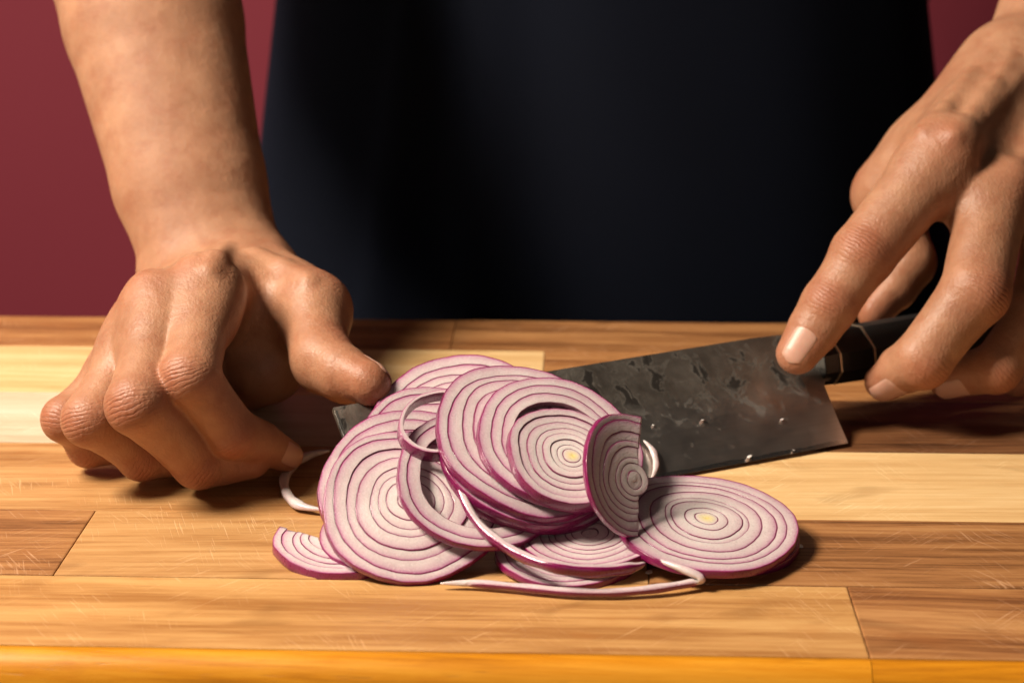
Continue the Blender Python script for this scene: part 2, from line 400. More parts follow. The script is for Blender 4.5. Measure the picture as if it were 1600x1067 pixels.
# ------------------------------------------------------------------ implicit surfaces for the body
def cone(P, a, b, ra, rb, n=None, fl=1.):
    a = np.asarray(a); ab = np.asarray(b) - a; L2 = float(ab @ ab) + 1e-12
    q = P - a; h = np.clip((q @ ab) / L2, 0, 1); q = q - h[:, None] * ab
    if n is not None and fl != 1.:
        q = q + ((1 / fl - 1) * (q @ n))[:, None] * n
    return (np.sqrt((q * q).sum(1)) - (ra + (rb - ra) * h)) * min(1., fl)
def smin(a, b, k):
    h = np.clip(.5 + .5 * (b - a) / k, 0, 1); return b + (a - b) * h - k * h * (1 - h)
def surface_nets(f, lo, hi, h, newton=2):
    lo = np.asarray(lo, float); B = 8; nb = np.ceil((np.asarray(hi) - lo) / (B * h)).astype(int)
    ax = [lo[i] + (np.arange(nb[i]) + .5) * B * h for i in range(3)]
    G = np.stack(np.meshgrid(*ax, indexing='ij'), -1).reshape(-1, 3)
    dc = f(G); act = np.abs(dc) < B * h * 1.25
    Dn = np.repeat(np.repeat(np.repeat(dc.reshape(nb).astype(np.float32), B, 0), B, 1), B, 2)
    off = (np.stack(np.meshgrid(*[np.arange(B)] * 3, indexing='ij'), -1).reshape(-1, 3))
    idx = np.argwhere(act.reshape(nb))
    for c in range(0, len(idx), 400):
        gi = (idx[c:c + 400, None, :] * B + off[None]).reshape(-1, 3)
        Dn[gi[:, 0], gi[:, 1], gi[:, 2]] = f(lo + gi * h)
    S = Dn < 0
    n = np.array(Dn.shape)
    cnt = np.zeros(n - 1, np.uint8)
    for dx in (0, 1):
        for dy in (0, 1):
            for dz in (0, 1):
                cnt += S[dx:n[0] - 1 + dx, dy:n[1] - 1 + dy, dz:n[2] - 1 + dz]
    cells = np.argwhere((cnt > 0) & (cnt < 8))
    vid = -np.ones(n - 1, np.int32); vid[tuple(cells.T)] = np.arange(len(cells))
    acc = np.zeros((len(cells), 3)); wt = np.zeros(len(cells))
    cor = [(x, y, z) for x in (0, 1) for y in (0, 1) for z in (0, 1)]
    for a in cor:
        for ax_ in range(3):
            if a[ax_]: continue
            b = list(a); b[ax_] = 1
            va = Dn[cells[:, 0] + a[0], cells[:, 1] + a[1], cells[:, 2] + a[2]]; vb = Dn[cells[:, 0] + b[0], cells[:, 1] + b[1], cells[:, 2] + b[2]]
            m = (va < 0) != (vb < 0); t = np.where(m, va / np.where(m, va - vb, 1), 0)
            p = np.repeat(A(a, float)[None], len(cells), 0); p[:, ax_] += t
            acc[m] += p[m]; wt[m] += 1
    V = lo + (cells + acc / wt[:, None]) * h
    Fs = []
    for ax_ in range(3):
        o1, o2 = [(1, 2), (2, 0), (0, 1)][ax_]
        sl = [slice(None)] * 3; sl2 = [slice(None)] * 3
        sl[ax_] = slice(0, n[ax_] - 1); sl2[ax_] = slice(1, n[ax_])
        cr = S[tuple(sl)] != S[tuple(sl2)]
        e = np.argwhere(cr)
        e = e[(e[:, o1] > 0) & (e[:, o2] > 0) & (e[:, o1] < n[o1] - 1) & (e[:, o2] < n[o2] - 1)]
        inside = S[tuple(e.T)]
        q = []
        for d1, d2 in ((0, 0), (1, 0), (1, 1), (0, 1)):
            c = e.copy(); c[:, o1] -= d1; c[:, o2] -= d2; q.append(vid[tuple(c.T)])
        q = np.stack(q, 1); q[~inside] = q[~inside][:, ::-1]
        Fs.append(q)
    Fq = np.concatenate(Fs)[:, :]
    for _ in range(newton):
        V = V - np.clip(f(V), -h, h)[:, None] * grad(f, V) * .9
    return V, Fq
def grad(f, V, e=.0004):
    g = np.zeros_like(V)
    for k in ((1, -1, -1), (-1, -1, 1), (-1, 1, -1), (1, 1, 1)):
        k = A(k, float); g += k * f(V + k * e)[:, None]
    return g / (np.linalg.norm(g, axis=1, keepdims=True) + 1e-12)

mm = .001
class Finger:
    def __init__(s, J, R, fl=(.96, .93, .90, .86), dors=None, k=1.6):
        s.J = [A(j) for j in J]; s.R = [r * mm for r in R]; s.k = k * mm
        J = s.J
        d = dors if dors is not None else J[1] - .5 * (J[0] + J[2])
        s.seg = []
        s.fr = []
        for i in range(3):
            ax = nrm(J[i + 1] - J[i]); n = nrm(d - ax * (d @ ax)); s.fr.append((ax, n, np.cross(ax, n)))
        # R: mcp, prox mid, pip, mid mid, dip, pad, tip
        for i in range(3):
            a, b = J[i], J[i + 1]; m = .5 * (a + b); n = s.fr[i][1]
            r = s.R[2 * i: 2 * i + 3] if i < 2 else [s.R[4], s.R[5], s.R[6]]
            pad = -n * (.8 * mm if i == 2 else .3 * mm)
            s.seg.append([(a, m + pad, r[0], r[1], n, fl[i]), (m + pad, b, r[1], r[2], n, fl[i] if i < 2 else fl[3])])
        P = np.array(J); s.lo = P.min(0) - .024; s.hi = P.max(0) + .024
    def sdf(s, P):
        out = np.full(len(P), .05)
        m = np.all((P > s.lo) & (P < s.hi), 1)
        if not m.any(): return out
        Q = P[m]; d = None
        for i, ph in enumerate(s.seg):
            e = np.minimum(cone(Q, *ph[0]), cone(Q, *ph[1]))
            d = e if d is None else smin(d, e, s.k)
        for i in (1, 2):                                     # knuckle bulge on the back of the joint
            n = nrm(s.fr[i - 1][1] + s.fr[i][1]); r = s.R[2 * i] * .76
            d = smin(d, np.linalg.norm(Q - (s.J[i] + n * s.R[2 * i] * .22), axis=1) - r, 2.5 * mm)
        out[m] = d
        return out

class Hand:
    def __init__(s): s.fingers = []; s.palm = []; s.ridges = []; s.arm = []; s.dents = []; s.kpalm = .012; s.kf = .007; s.lo = None
    def sdf(s, P):
        P = np.asarray(P, float); d = None
        lo, hi = s.plo, s.phi
        m = np.all((P > lo) & (P < hi), 1)
        pd = np.full(len(P), .06)
        if m.any():
            Q = P[m]; e = None
            for c in s.palm: x = cone(Q, *c); e = x if e is None else smin(e, x, s.kpalm)
            fd = None
            for f in s.fingers:
                x = f.sdf(Q); fd = x if fd is None else smin(fd, x, .0012)
            e = smin(e, fd, s.kf)
            pd[m] = e
        ad = None
        for c in s.arm: x = cone(P, *c); ad = x if ad is None else smin(ad, x, .003)
        d = smin(pd, ad, .011)
        for (a, b, ra, rb, k) in s.ridges:
            lo = np.minimum(a, b) - .02; hi = np.maximum(a, b) + .02
            m = np.all((P > lo) & (P < hi), 1)
            if m.any(): d[m] = smin(d[m], cone(P[m], a, b, ra, rb), k)
        for (c, r, dep) in s.dents:
            q = ((P - c) ** 2).sum(1); m = q < 9 * r * r
            d[m] += dep * np.exp(-q[m] / (r * r))
        return np.maximum(d, .0003 - P[:, 2])
    def finish(s):
        pts = np.array([x for c in s.palm for x in c[:2]] + [j for f in s.fingers for j in f.J])
        s.plo = pts.min(0) - .05; s.phi = pts.max(0) + .05
    def attrs(s, V, N):
        red = np.zeros(len(V)); wr = np.zeros(len(V)); ws = np.zeros(len(V))
        for f in s.fingers:
            for i in (0, 1, 2):
                a0 = f.fr[max(i - 1, 0)]; a1 = f.fr[i]
                n = nrm(a0[1] + a1[1]); ax = nrm(a0[0] + a1[0]); lat = np.cross(ax, n); r = f.R[2 * i]
                q = V - (f.J[i] + n * r * .8); ss = q @ ax; ll = q @ lat; hn = q @ n
                g = np.exp(-(ss / (r * .75)) ** 2 - (ll / (r * .9)) ** 2 - (hn / (r * 1.0)) ** 2)
                red = np.maximum(red, g * (.9 if i else .6))
                if i:
                    ww = np.exp(-(ss / (r * .62)) ** 2 - (ll / (r * .75)) ** 2 - (hn / (r * .8)) ** 2) * np.clip((N @ n) * 2, 0, 1) * (1. if i == 1 else .75)
                    up = ww > wr; ws = np.where(up, ss + np.sign(ss) * ll * ll * 14, ws); wr = np.maximum(wr, ww)
            q = V - f.J[3]; g = np.exp(-(q * q).sum(1) / (.011 ** 2)); red = np.maximum(red, g * .8)
        return red, wr, ws

def J(*pts):
    out = []
    for x, y, d in pts: out.append(PZ(x, y, float(d[1:])) if isinstance(d, str) else PY(x, y, d))
    return out
# --- hand beside the onion, palm down, fingers curled on the board
LH = Hand()
li = J((322, 460, .046), (296, 590, .006), (364, 676, .013), (445, 712, 'b.0085'))
lm = J((250, 484, .042), (215, 632, -.001), (310, 722, 'b.0115'), (392, 718, 'b.010'))
lr = J((222, 514, .046), (143, 655, .012), (222, 712, 'b.0105'), (310, 712, 'b.009'))
lp = J((203, 560, .058), (104, 655, .030), (138, 697, 'b.009'), (205, 700, 'b.008'))
lt = J((402, 470, .098), (486, 487, .068), (504, 565, .042), (574, 598, .026))
LH.fingers = [
    Finger(li, (10.4, 9.2, 9.5, 8.4, 8.2, 7.6, 5.8)),
    Finger(lm, (10.6, 9.5, 9.9, 8.7, 8.5, 8.0, 6.4)),
    Finger(lr, (10.0, 8.9, 9.2, 8.2, 8.0, 7.4, 6.0)),
    Finger(lp, (9.0, 7.6, 7.9, 7.0, 6.9, 6.4, 5.2)),
    Finger(lt, (13.0, 12.2, 12.2, 11.2, 11.0, 10.4, 8.2), fl=(.95, .93, .90, .86), dors=A([.30, .75, .55])),
]
LW = PY(338, 472, .116)
ldor = nrm([-.45, .20, .87])
lat_l = nrm(np.cross(nrm(lm[0] - LW), ldor))
if lat_l[0] < 0: lat_l = -lat_l
LWi, LWp = LW + lat_l * .014, LW - lat_l * .014
LH.palm = [
    (LWi, li[0] - ldor * .002, .0155, .0105), (LW, lm[0] - ldor * .002, .0165, .0108), (LW - lat_l * .007, lr[0] - ldor * .002, .0155, .0102), (LWp, lp[0] - ldor * .001, .0150, .0095),
    (LWp - ldor * .010, lp[0] - ldor * .010 - lat_l * .001, .0120, .0100),
    (LW + A([.004, -.004, -.022]), .4 * lt[0] + .6 * lt[1] + A([-.008, -.004, -.020]), .0195, .0135),
    (LWp + A([.002, -.004, -.018]), lr[0] + A([.004, .018, -.026]), .0165, .0130),
    (LWi - ldor * .006, lt[1], .0150, .0118), (LWi, .5 * (lt[0] + lt[1]), .014, .0125),
    (.5 * (lt[0] + lt[1]), li[0] * .55 + LWi * .45 - ldor * .006, .0095, .0085),
]
LE1 = PY(232, 0, .192); ldir = nrm(LE1 - LW); LE2 = LW + ldir * .245
farn_l = nrm(np.cross(ldir, A([1., .25, 0])));
if farn_l[1] > 0: farn_l = -farn_l
LH.arm = [(LW + A([.0030, 0, 0]), LW + ldir * .050, .0240, .0282, farn_l, .80), (LW + ldir * .050, LW + ldir * .12, .0282, .0342, farn_l, .84), (LW + ldir * .12, LE2, .0342, .043, farn_l, .88)]
def tendon(a, b, out, r0, r1, k): return (a + out * .0, b + out * .0, r0, r1, k)
LH.ridges = [
    (LWi + ldor * .0150 + lat_l * -.006, li[0] + ldor * .0085, .0016, .0022, .006),
    (LW + ldor * .0155 + lat_l * -.004, lm[0] + ldor * .0085, .0016, .0022, .006),
    (LWi + lat_l * .010 + ldor * .008, lt[1] + A([0, 0, .0095]), .0022, .0020, .007),
    (LWp + ldir * .006 - lat_l * .006 + farn_l * .006, LWp + ldir * .018 - lat_l * .005 + farn_l * .006, .0085, .006, .008),
    
]
for q in (li, lm): LH.ridges.append((q[0] + ldor * .0025, q[0] + ldor * .0026, .0086, .0086, .009))
for p, q in ((li, lm), (lm, lr), (lr, lp)): LH.palm.append((p[0] * .72 + p[1] * .28 - ldor * .003, q[0] * .72 + q[1] * .28 - ldor * .003, .0062, .0062))
LH.kf = .009
LH.dents = [(.5 * (li[0] + lm[0]) + ldor * .010, .007, .0012), (.5 * (lm[0] + lr[0]) + ldor * .009, .007, .0012)]
LH.finish()
def on_skin(Hd, x, y):
    r = nrm(ray(x, y)); t = .45
    for _ in range(80):
        d = Hd.sdf((CP + r * t)[None])[0]; t += d * .8
        if d < 1e-5: break
    return CP + r * t
LH.dents += [(on_skin(LH, 425, 480), .011, .0018)]
def sinew(Hd, pts, r, k, depth):
    P = [on_skin(Hd, *p) for p in pts]; G = grad(Hd.sdf, A(P)); P = [p - g * depth for p, g in zip(P, G)]
    return [(P[i], P[i + 1], r, r, k) for i in range(len(P) - 1)]
LH.ridges += sinew(LH, [(400, 392), (440, 412), (480, 436)], .0024, .004, .0018) + sinew(LH, [(352, 385), (340, 400), (330, 418)], .0022, .004, .0016)
# --- hand on the knife handle, index finger stretched onto the blade
RH = Hand()
ri = J((1476, 240, .108), (1348, 398, .088), (1296, 476, .0805), (1246, 552, .0735))
rm = J((1556, 300, .106), (1524, 456, .076), (1441, 562, .070), (1384, 596, .079))
rg = J((1648, 350, .118), (1622, 486, .088), (1556, 575, .078), (1482, 596, .086))
rp = J((1722, 400, .130), (1702, 510, .104), (1652, 580, .092), (1590, 600, .096))
rt_ = J((1510, 180, .150), (1392, 305, .146), (1424, 410, .134), (1368, 486, .124))
tow = A([-.25, -.85, .45])
RH.fingers = [
    Finger(ri, (13.2, 12.0, 11.3, 10.0, 9.8, 9.2, 7.4), dors=tow, fl=(.96, .92, .88, .82)),
    Finger(rm, (13.2, 12.2, 12.2, 10.8, 10.4, 9.4, 7.4)),
    Finger(rg, (11.2, 10.0, 10.4, 9.2, 9.0, 8.4, 6.7)),
    Finger(rp, (9.2, 7.8, 8.0, 7.2, 7.0, 6.5, 5.2)),
    Finger(rt_, (13.0, 11.4, 11.2, 9.8, 9.8, 9.4, 7.4), fl=(.95, .92, .88, .82), dors=A([-.8, .5, .2])),
]
RW = PY(1618, 150, .165)
rfw = nrm(rm[0] - RW); lat_r = nrm(rg[0] - ri[0]); lat_r = nrm(lat_r - rfw * (lat_r @ rfw)); rdor = np.cross(lat_r, rfw)
if rdor[1] > 0: rdor = -rdor
RWi, RWp = RW - lat_r * .013, RW + lat_r * .014
RH.palm = [
    (RWi, ri[0] - rdor * .002, .0165, .0112), (RW, rm[0] - rdor * .002, .0165, .0112), (RW + lat_r * .007, rg[0] - rdor * .002, .0155, .0105), (RWp, rp[0] - rdor * .002, .0150, .0098),
    (RWi - rdor * .005, rt_[1], .0155, .0122), (RWi, .5 * (rt_[0] + rt_[1]), .015, .0135),
    (.5 * (rt_[0] + rt_[1]), ri[0] * .6 + RWi * .4 - rdor * .006, .0125, .0105), (rt_[1], ri[0] * .8 + RWi * .2 - rdor * .008, .0105, .0095),
    (RWp - rdor * .010, rp[0] - rdor * .012, .0120, .0110),
]
RE1 = PY(1700, -20, .205); rdir = nrm(RE1 - RW); RE2 = RW + rdir * .245
farn_r = nrm(np.cross(rdir, A([1., .2, .4])))
if farn_r[1] > 0: farn_r = -farn_r
RH.arm = [(RW, RW + rdir * .045, .0270, .0285, farn_r, .76), (RW + rdir * .045, RW + rdir * .12, .0285, .0380, farn_r, .82), (RW + rdir * .12, RE2, .0380, .045, farn_r, .88)]
RH.ridges = [
    (RWi + rdor * .015, ri[0] + rdor * .0088, .0018, .0022, .006), (RW + rdor * .016, rm[0] + rdor * .009, .0018, .0022, .006),
    (RWp + rdor * .013 - lat_r * .004, rg[0] + rdor * .008, .0016, .002, .006),
    (RWi + rdor * .006 - lat_r * .006, rt_[1] + rdor * .006 - lat_r * .006, .003, .003, .008),
]
for q in (ri, rm, rg): RH.ridges.append((q[0] + rdor * .0030, q[0] + rdor * .0031, .0098, .0098, .005))
RH.palm.append((ri[0] * .8 + ri[1] * .2 - rdor * .004, rm[0] * .85 + rm[1] * .15 - rdor * .004, .0085, .0085))
RH.dents = [(.5 * (ri[0] + rm[0]) + rdor * .011, .007, .0018)]
RH.finish()
RH.ridges += sinew(RH, [(1492, 210), (1520, 172), (1552, 128), (1580, 90)], .0024, .004, .0018) + sinew(RH, [(1440, 205), (1475, 168), (1515, 110)], .0018, .004, .0014)
RH.dents += [(on_skin(RH, 1523, 166), .007, .0018), (on_skin(RH, 1592, 228), .010, .0018), (on_skin(RH, 1397, 234), .0045, .0014), (on_skin(RH, 1545, 110), .008, .0010)]


def hand_mesh(Hd, wrist, adir, length, h):
    pts = np.array([j for f in Hd.fingers for j in f.J] + [wrist, wrist + adir * length])
    lo = pts.min(0) - .034; hi = pts.max(0) + .034
    def f(P):
        return np.maximum(Hd.sdf(P), ((P - wrist) @ adir) - length)
    V, Fq = surface_nets(f, lo, hi, h)
    N = grad(f, V)
    return V, Fq, N
h_res = .0009
VL, FL, NL = hand_mesh(LH, LW, ldir, .150, h_res); aL = LH.attrs(VL, NL)
VR, FR, NR = hand_mesh(RH, RW, rdir, .120, h_res); aR = RH.attrs(VR, NR)
# --- upper arms, shoulders and trunk (behind the clothes)
TC = A([.0445, .42, 0.])
SHL, SHR = A([-.155, .44, .50]), A([.235, .44, .50])
def trunk(P, g=0.):
    d = None
    for z0, z1, w0, w1 in ((-.40, -.12, .150, .152), (-.12, .12, .152, .148), (.12, .40, .148, .160), (.40, .50, .160, .150)):
        x = cone(P, (TC[0], TC[1], z0), (TC[0], TC[1], z1), w0 + g, w1 + g, A([0, 1., 0]), .60)
        d = x if d is None else smin(d, x, .012)
    return smin(d, cone(P, (TC[0], TC[1], .52), (TC[0], TC[1], .62), .058 + g, .052 + g), .06)
def uparm(P, g=0.):
    d = None
    for w_, dr, st, E_, S_ in ((LW, ldir, .135, LE2, SHL), (RW, rdir, .105, RE2, SHR)):
        x = smin(cone(P, w_ + dr * st, E_, .0335 + g, .0425 + g), cone(P, E_, S_, .044 + g, .056 + g), .02)
        d = x if d is None else np.minimum(d, x)
    return d
def bodyf(P): return smin(trunk(P), uparm(P), .04)
VB, FB = surface_nets(bodyf, (-.36, .10, -.42), (.46, .60, .66), .008, 1)
person = empty('person', (TC[0], TC[1], -.42))
tag(person, 'person in a black apron with bare forearms slicing onion at the board', 'person')
V = np.concatenate([VL, VR, VB]); Fq = np.concatenate([FL, FR + len(VL), FB + len(VL) + len(VR)])
def np_mesh(name, V, Fq):
    me = bpy.data.meshes.new(name)
    me.vertices.add(len(V)); me.vertices.foreach_set('co', V.astype(np.float32).ravel())
    me.loops.add(Fq.size); me.loops.foreach_set('vertex_index', Fq.astype(np.int32).ravel())
    me.polygons.add(len(Fq)); me.polygons.foreach_set('loop_start', np.arange(0, Fq.size, 4, dtype=np.int32))
    me.polygons.foreach_set('use_smooth', np.ones(len(Fq), bool)); me.update(calc_edges=True); me.validate()
    return me
bme = np_mesh('body', V, Fq)
z = np.zeros(len(VB))
hl, hr = np.clip(1 - ((VL - LW) @ ldir) / .03, 0, 1), np.clip(1 - ((VR - RW) @ rdir) / .03, 0, 1)
pattr(bme, 'hnd', np.concatenate([hl, hr, z]))
for nm, i in (('red', 0), ('wr', 1), ('ws', 2)): pattr(bme, nm, np.concatenate([aL[i], aR[i], z]))
def child(name, me, mat):
    o = obj(name, me, mat, person); o.matrix_parent_inverse = Matrix.Translation(-Vector(person.location)); return o
child('body', bme, M_SKIN)
# shirt with rolled sleeves
def shirtf(P):
    s = []
    for w_, dr, cut in ((LW, ldir, .150), (RW, rdir, .150)): s.append(cut - (P - w_) @ dr)
    a = np.maximum(uparm(P, .0075), np.minimum(np.maximum(s[0], P[:, 0] - .04), np.maximum(s[1], .04 - P[:, 0])))
    n = .0015 * np.sin(P[:, 2] * 70 + P[:, 0] * 40) + .001 * np.sin(P[:, 0] * 120 + P[:, 2] * 35)
    return smin(np.maximum(trunk(P - A([.004, 0, 0]), .006), .05 - P[:, 2]), a, .01) + n
VS, FS = surface_nets(shirtf, (-.38, .08, .02), (.48, .62, .66), .006, 1)
sh = child('shirt', np_mesh('shirt', VS, FS), M_SHIRT)
# apron: a bib wrapped round the front of the trunk
def apron_mesh():
    NZ, NP = 90, 130; V = []; Fc = []
    for i in range(NZ + 1):
        z = -.46 + .98 * i / NZ
        hw = max(.158 + .15 * (.112 - z), .150)
        for j in range(NP + 1):
            ph = math.radians(-104 + 208 * j / NP)
            fold = .0040 * math.sin(ph * 5.0 + 1.2 + .9 * math.sin(z * 5)) + .0015 * math.sin(ph * 9 + z * 6 + 2)
            fold += .008 * math.exp(-((ph + .36 + .35 * (z - .1)) / .11) ** 2) + .005 * math.exp(-((ph + .62 - .3 * (z - .1)) / .07) ** 2)
            r = 1 + fold / .15
            V.append((TC[0] + hw * math.sin(ph) * r, TC[1] - (hw * .70 + .006) * math.cos(ph) * r, z))
    for i in range(NZ):
        for j in range(NP):
            a = i * (NP + 1) + j; Fc.append((a, a + 1, a + NP + 2, a + NP + 1))
    return mkmesh('apron', V, Fc)
ap = child('apron', apron_mesh(), M_APRON)
sm = ap.modifiers.new('thick', 'SOLIDIFY'); sm.thickness = .0016; sm.offset = 1

# fingernails
def nail(Hd, fi, along0, length, wid, lift=.00025, twist=0., face=None):
    f = Hd.fingers[fi]; ax, n, lat = f.fr[2]
    if face is not None: n = nrm(A(face) - ax * (A(face) @ ax)); lat = np.cross(ax, n)
    if twist: n, lat = n * math.cos(twist) + lat * math.sin(twist), lat * math.cos(twist) - n * math.sin(twist)
    tip = f.J[3]; NU, NV = 14, 14; pts = []; dirs = []
    for iv in range(NV + 1):
        v = iv / NV; wv = (1 - abs(2 * v - 1) ** 4.5) ** .5 * .30 + .70 if 0 < v < 1 else .62
        for iu in range(NU + 1):
            u = (2 * iu / NU - 1); s = along0 + length * (v + (.12 * (1 - u * u) if v > .5 else -.10 * (1 - u * u)) * abs(2 * v - 1))
            th = u * wid * wv
            pts.append(tip + ax * (s if s < .003 else .003 + (s - .003) * .6)); dirs.append(n * math.cos(th) + lat * math.sin(th))
    pts = A(pts); dirs = A(dirs); lo_ = np.zeros(len(pts)); hi_ = np.full(len(pts), .016)
    for _ in range(18):
        m = .5 * (lo_ + hi_); d = Hd.sdf(pts + dirs * m[:, None]); ins = d < 0
        lo_ = np.where(ins, m, lo_); hi_ = np.where(ins, hi_, m)
    lf = []
    for iv in range(NV + 1):
        for iu in range(NU + 1):
            u = abs(2 * iu / NU - 1); v = iv / NV
            e = max(u ** 6, (1 - v) ** 10); lf.append(lift - .0006 * e + (.00015 if v > .85 else 0))
    Vn = pts + dirs * (lo_ + A(lf))[:, None]
    Fn = [(a, a + 1, a + NU + 2, a + NU + 1) for iv in range(NV) for a in range(iv * (NU + 1), iv * (NU + 1) + NU)]
    o = child('fingernail', mkmesh('fingernail', Vn, Fn), M_NAIL)
    return o
nail(LH, 0, -.0060, .0115, .80, face=(.25, -.75, .35)); nail(LH, 4, -.0065, .013, .80)
nail(RH, 0, -.0075, .0125, .78, lift=.00028)
for fi, l_ in ((1, .012), (2, .011)): nail(RH, fi, -.0075, l_, .85, face=(-.2, -.8, -.45))
nail(RH, 4, -.0065, .013, .80)

# ------------------------------------------------------------------ onion
RING_FR = [1.0, .875, .745, .615, .49, .37, .25, .14]
def frame(el, az, spin=0):
    el, az, spin = map(math.radians, (el, az, spin))
    n = A([math.sin(az) * math.cos(el), -math.cos(az) * math.cos(el), math.sin(el)])
    x = nrm(A([math.cos(az), math.sin(az), 0])); y = np.cross(n, x)
    return x * math.cos(spin) + y * math.sin(spin), y * math.cos(spin) - x * math.sin(spin), n
def ring_mesh(R0, R1, th, rnd, bo, bi_, dep, warp, a0=0, a1=2 * math.pi, core=0., zoff=0., slant=.12, gap=.00001, off=(0, 0), Rmax=.03, cut=None):
    """one ring: R1 outer, R0 inner radius; shape(theta) scales radius; profile swept round theta"""
    full = (a1 - a0) > 6.28; NS = max(10, int((88 if full else 88 * (a1 - a0) / 6.283)))
    lid = R0 < .0012
    r_in = 0.00005 if lid else R0 + gap
    rb = min(.0001, th * .2)
    prof = []                                   # (radial frac, r offset, z, u)
    h = th / 2
    for q in (0, .06, .2, .4, .6, .8, .92, .97): prof.append((q, 0, h + .00007 * math.sin(q * 3.1), q))
    prof += [(1, -rb * .3, h - rb * .25, 1.), (1, 0, h - rb, 1.2), (1, slant * th * .5, 0, 1.25), (1, slant * th * .8, -h + rb, 1.2), (1, slant * th * .8 - rb * .6, -h + .1 * rb, 1.)]
    for q in (.95, .8, .4, .1): prof.append((q, 0, -h, q))
    prof += [(0, 0, -h + rb, -.1), (0, 0, h - rb, -.1)]
    NPF = len(prof); V = []; U = []; Dp = []; Cr = []
    tz = rnd.uniform(-.00016, .00016); tp = rnd.uniform(0, 6.28)
    for i in range(NS + (0 if full else 1)):
        t = a0 + (a1 - a0) * i / NS
        ro, ri_ = bo(t), max(bi_(t) + gap, .00005)
        for q, dr, z, u in prof:
            r = ri_ + (ro - ri_) * q + dr
            oc = 1 - r / Rmax; x, y = r * math.cos(t) + off[0] * oc, r * math.sin(t) + off[1] * oc
            V.append((x, y, z + zoff + tz * math.cos(t - tp) + warp(x, y))); U.append(u); Dp.append(dep); Cr.append(core * max(0, 1 - max(u, 0) * 1.1) if core else 0)
    Fc = []
    for i in range(NS):
        a, b = i * NPF, ((i + 1) % NS if full else i + 1) * NPF
        for k in range(NPF):
            k2 = (k + 1) % NPF; Fc.append((a + k, b + k, b + k2, a + k2))
    if not full:
        Fc.append(tuple(range(NPF))); Fc.append(tuple(range(NS * NPF + NPF - 1, NS * NPF - 1, -1)))
    me = mkmesh('ring', V, Fc)
    pattr(me, 'u', U); pattr(me, 'dep', Dp); pattr(me, 'rim', Cr)
    bm = bmesh.new(); bm.from_mesh(me)
    if cut:
        an = math.radians(cut[0] + rnd.uniform(-1, 1)); cn = (math.cos(an), math.sin(an), rnd.uniform(-.1, .1)); ds = cut[1] + rnd.uniform(-.00022, .00022)
        bmesh.ops.bisect_plane(bm, geom=bm.verts[:] + bm.edges[:] + bm.faces[:], plane_co=(cn[0] * ds, cn[1] * ds, 0), plane_no=cn, clear_outer=True)
        bmesh.ops.holes_fill(bm, edges=[e for e in bm.edges if e.is_boundary], sides=0)
    bmesh.ops.recalc_face_normals(bm, faces=bm.faces[:]); bm.to_mesh(me); bm.free()
    return me
BBOX = []
def slice_(label, c, R, el, az, spin=0, th=.0019, rings=range(8), ell=.96, seed=1, cup=0., bend=0., bdir=0., arc=None, core=0., name='onion_slice', cat='onion slice', group='red onion slices', stepz=0.0002, pop=None, depth0=0., arcs=None, off=(0, 0), cut=None):
    rnd = random.Random(seed); ex, ey, n = frame(el, az, spin)
    o = empty(name, c)
    o.matrix_world = Matrix.Translation(Vector(c)) @ Matrix(((ex[0], ey[0], n[0]), (ex[1], ey[1], n[1]), (ex[2], ey[2], n[2]))).to_4x4()
    tag(o, label, cat, group)
    p3, p5, p2 = rnd.uniform(0, 6.28), rnd.uniform(0, 6.28), rnd.uniform(0, 6.28)
    def shape(t): return (1 + (ell - 1) * math.sin(t) ** 2) * (1 + .018 * math.cos(3 * t + p3) + .010 * math.cos(5 * t + p5))
    bd = math.radians(bdir)
    def warp(x, y): return cup * (x * x + y * y) + bend * (x * math.cos(bd) + y * math.sin(bd)) ** 2 + .0005 * math.sin(x * 130 + p2) * math.cos(y * 110 + p3)
    rings = list(rings); RINGS = [f if k == 0 else f + rnd.uniform(-.028, .028) for k, f in enumerate(RING_FR)] + [0.]
    def bound(k):
        f = RINGS[k]; a2, a3, a7 = rnd.uniform(.004, .030) * (k > 0), rnd.uniform(.002, .020) * (k > 0), rnd.uniform(.002, .006)
        q2, q3, q7 = rnd.uniform(0, 6.28), rnd.uniform(0, 6.28), rnd.uniform(0, 6.28); nn = rnd.choice((7, 8, 9, 11))
        return lambda t: R * f * shape(t) * (1 + a2 * math.cos(2 * t + q2) + a3 * math.cos(3 * t + q3) + a7 * math.sin(nn * t + q7) + .003 * math.sin(23 * t + q2))
    BND = [bound(k) for k in range(len(RINGS))]
    for i in rings:
        Ro = R * RINGS[i]; Ri = R * RINGS[i + 1]
        a = (arcs or {}).get(i, arc) or (0, 360)
        zo = rnd.uniform(-1, 1) * stepz * (2.6 if rnd.random() < .10 else .4)
        if pop and i >= pop[0]: zo += pop[1]
        me = ring_mesh(Ri, Ro, th * rnd.uniform(.98, 1.02), rnd, BND[i], BND[i + 1], min(1., depth0 + i / 7.), warp, math.radians(a[0]), math.radians(a[1]),
                       core=core if i >= 7 else 0., zoff=zo, off=off, Rmax=R, cut=cut if Ro > .28 * R else None)
        r = obj('ring', me, M_ONION, o)
    t = np.linspace(0, 2 * math.pi, 60)
    if arc: t = np.radians(np.linspace(arc[0], arc[1], 40))
    P = A([c + ex * R * shape(q) * math.cos(q) + ey * R * shape(q) * math.sin(q) + n * warp(R * math.cos(q), R * shape(q) * math.sin(q)) for q in t]); q = proj(P)
    BBOX.append((label[:46], q.min(0).round().tolist(), q.max(0).round().tolist(), 'zmin %.1f mm' % (P[:, 2].min() * 1000)))
    return o
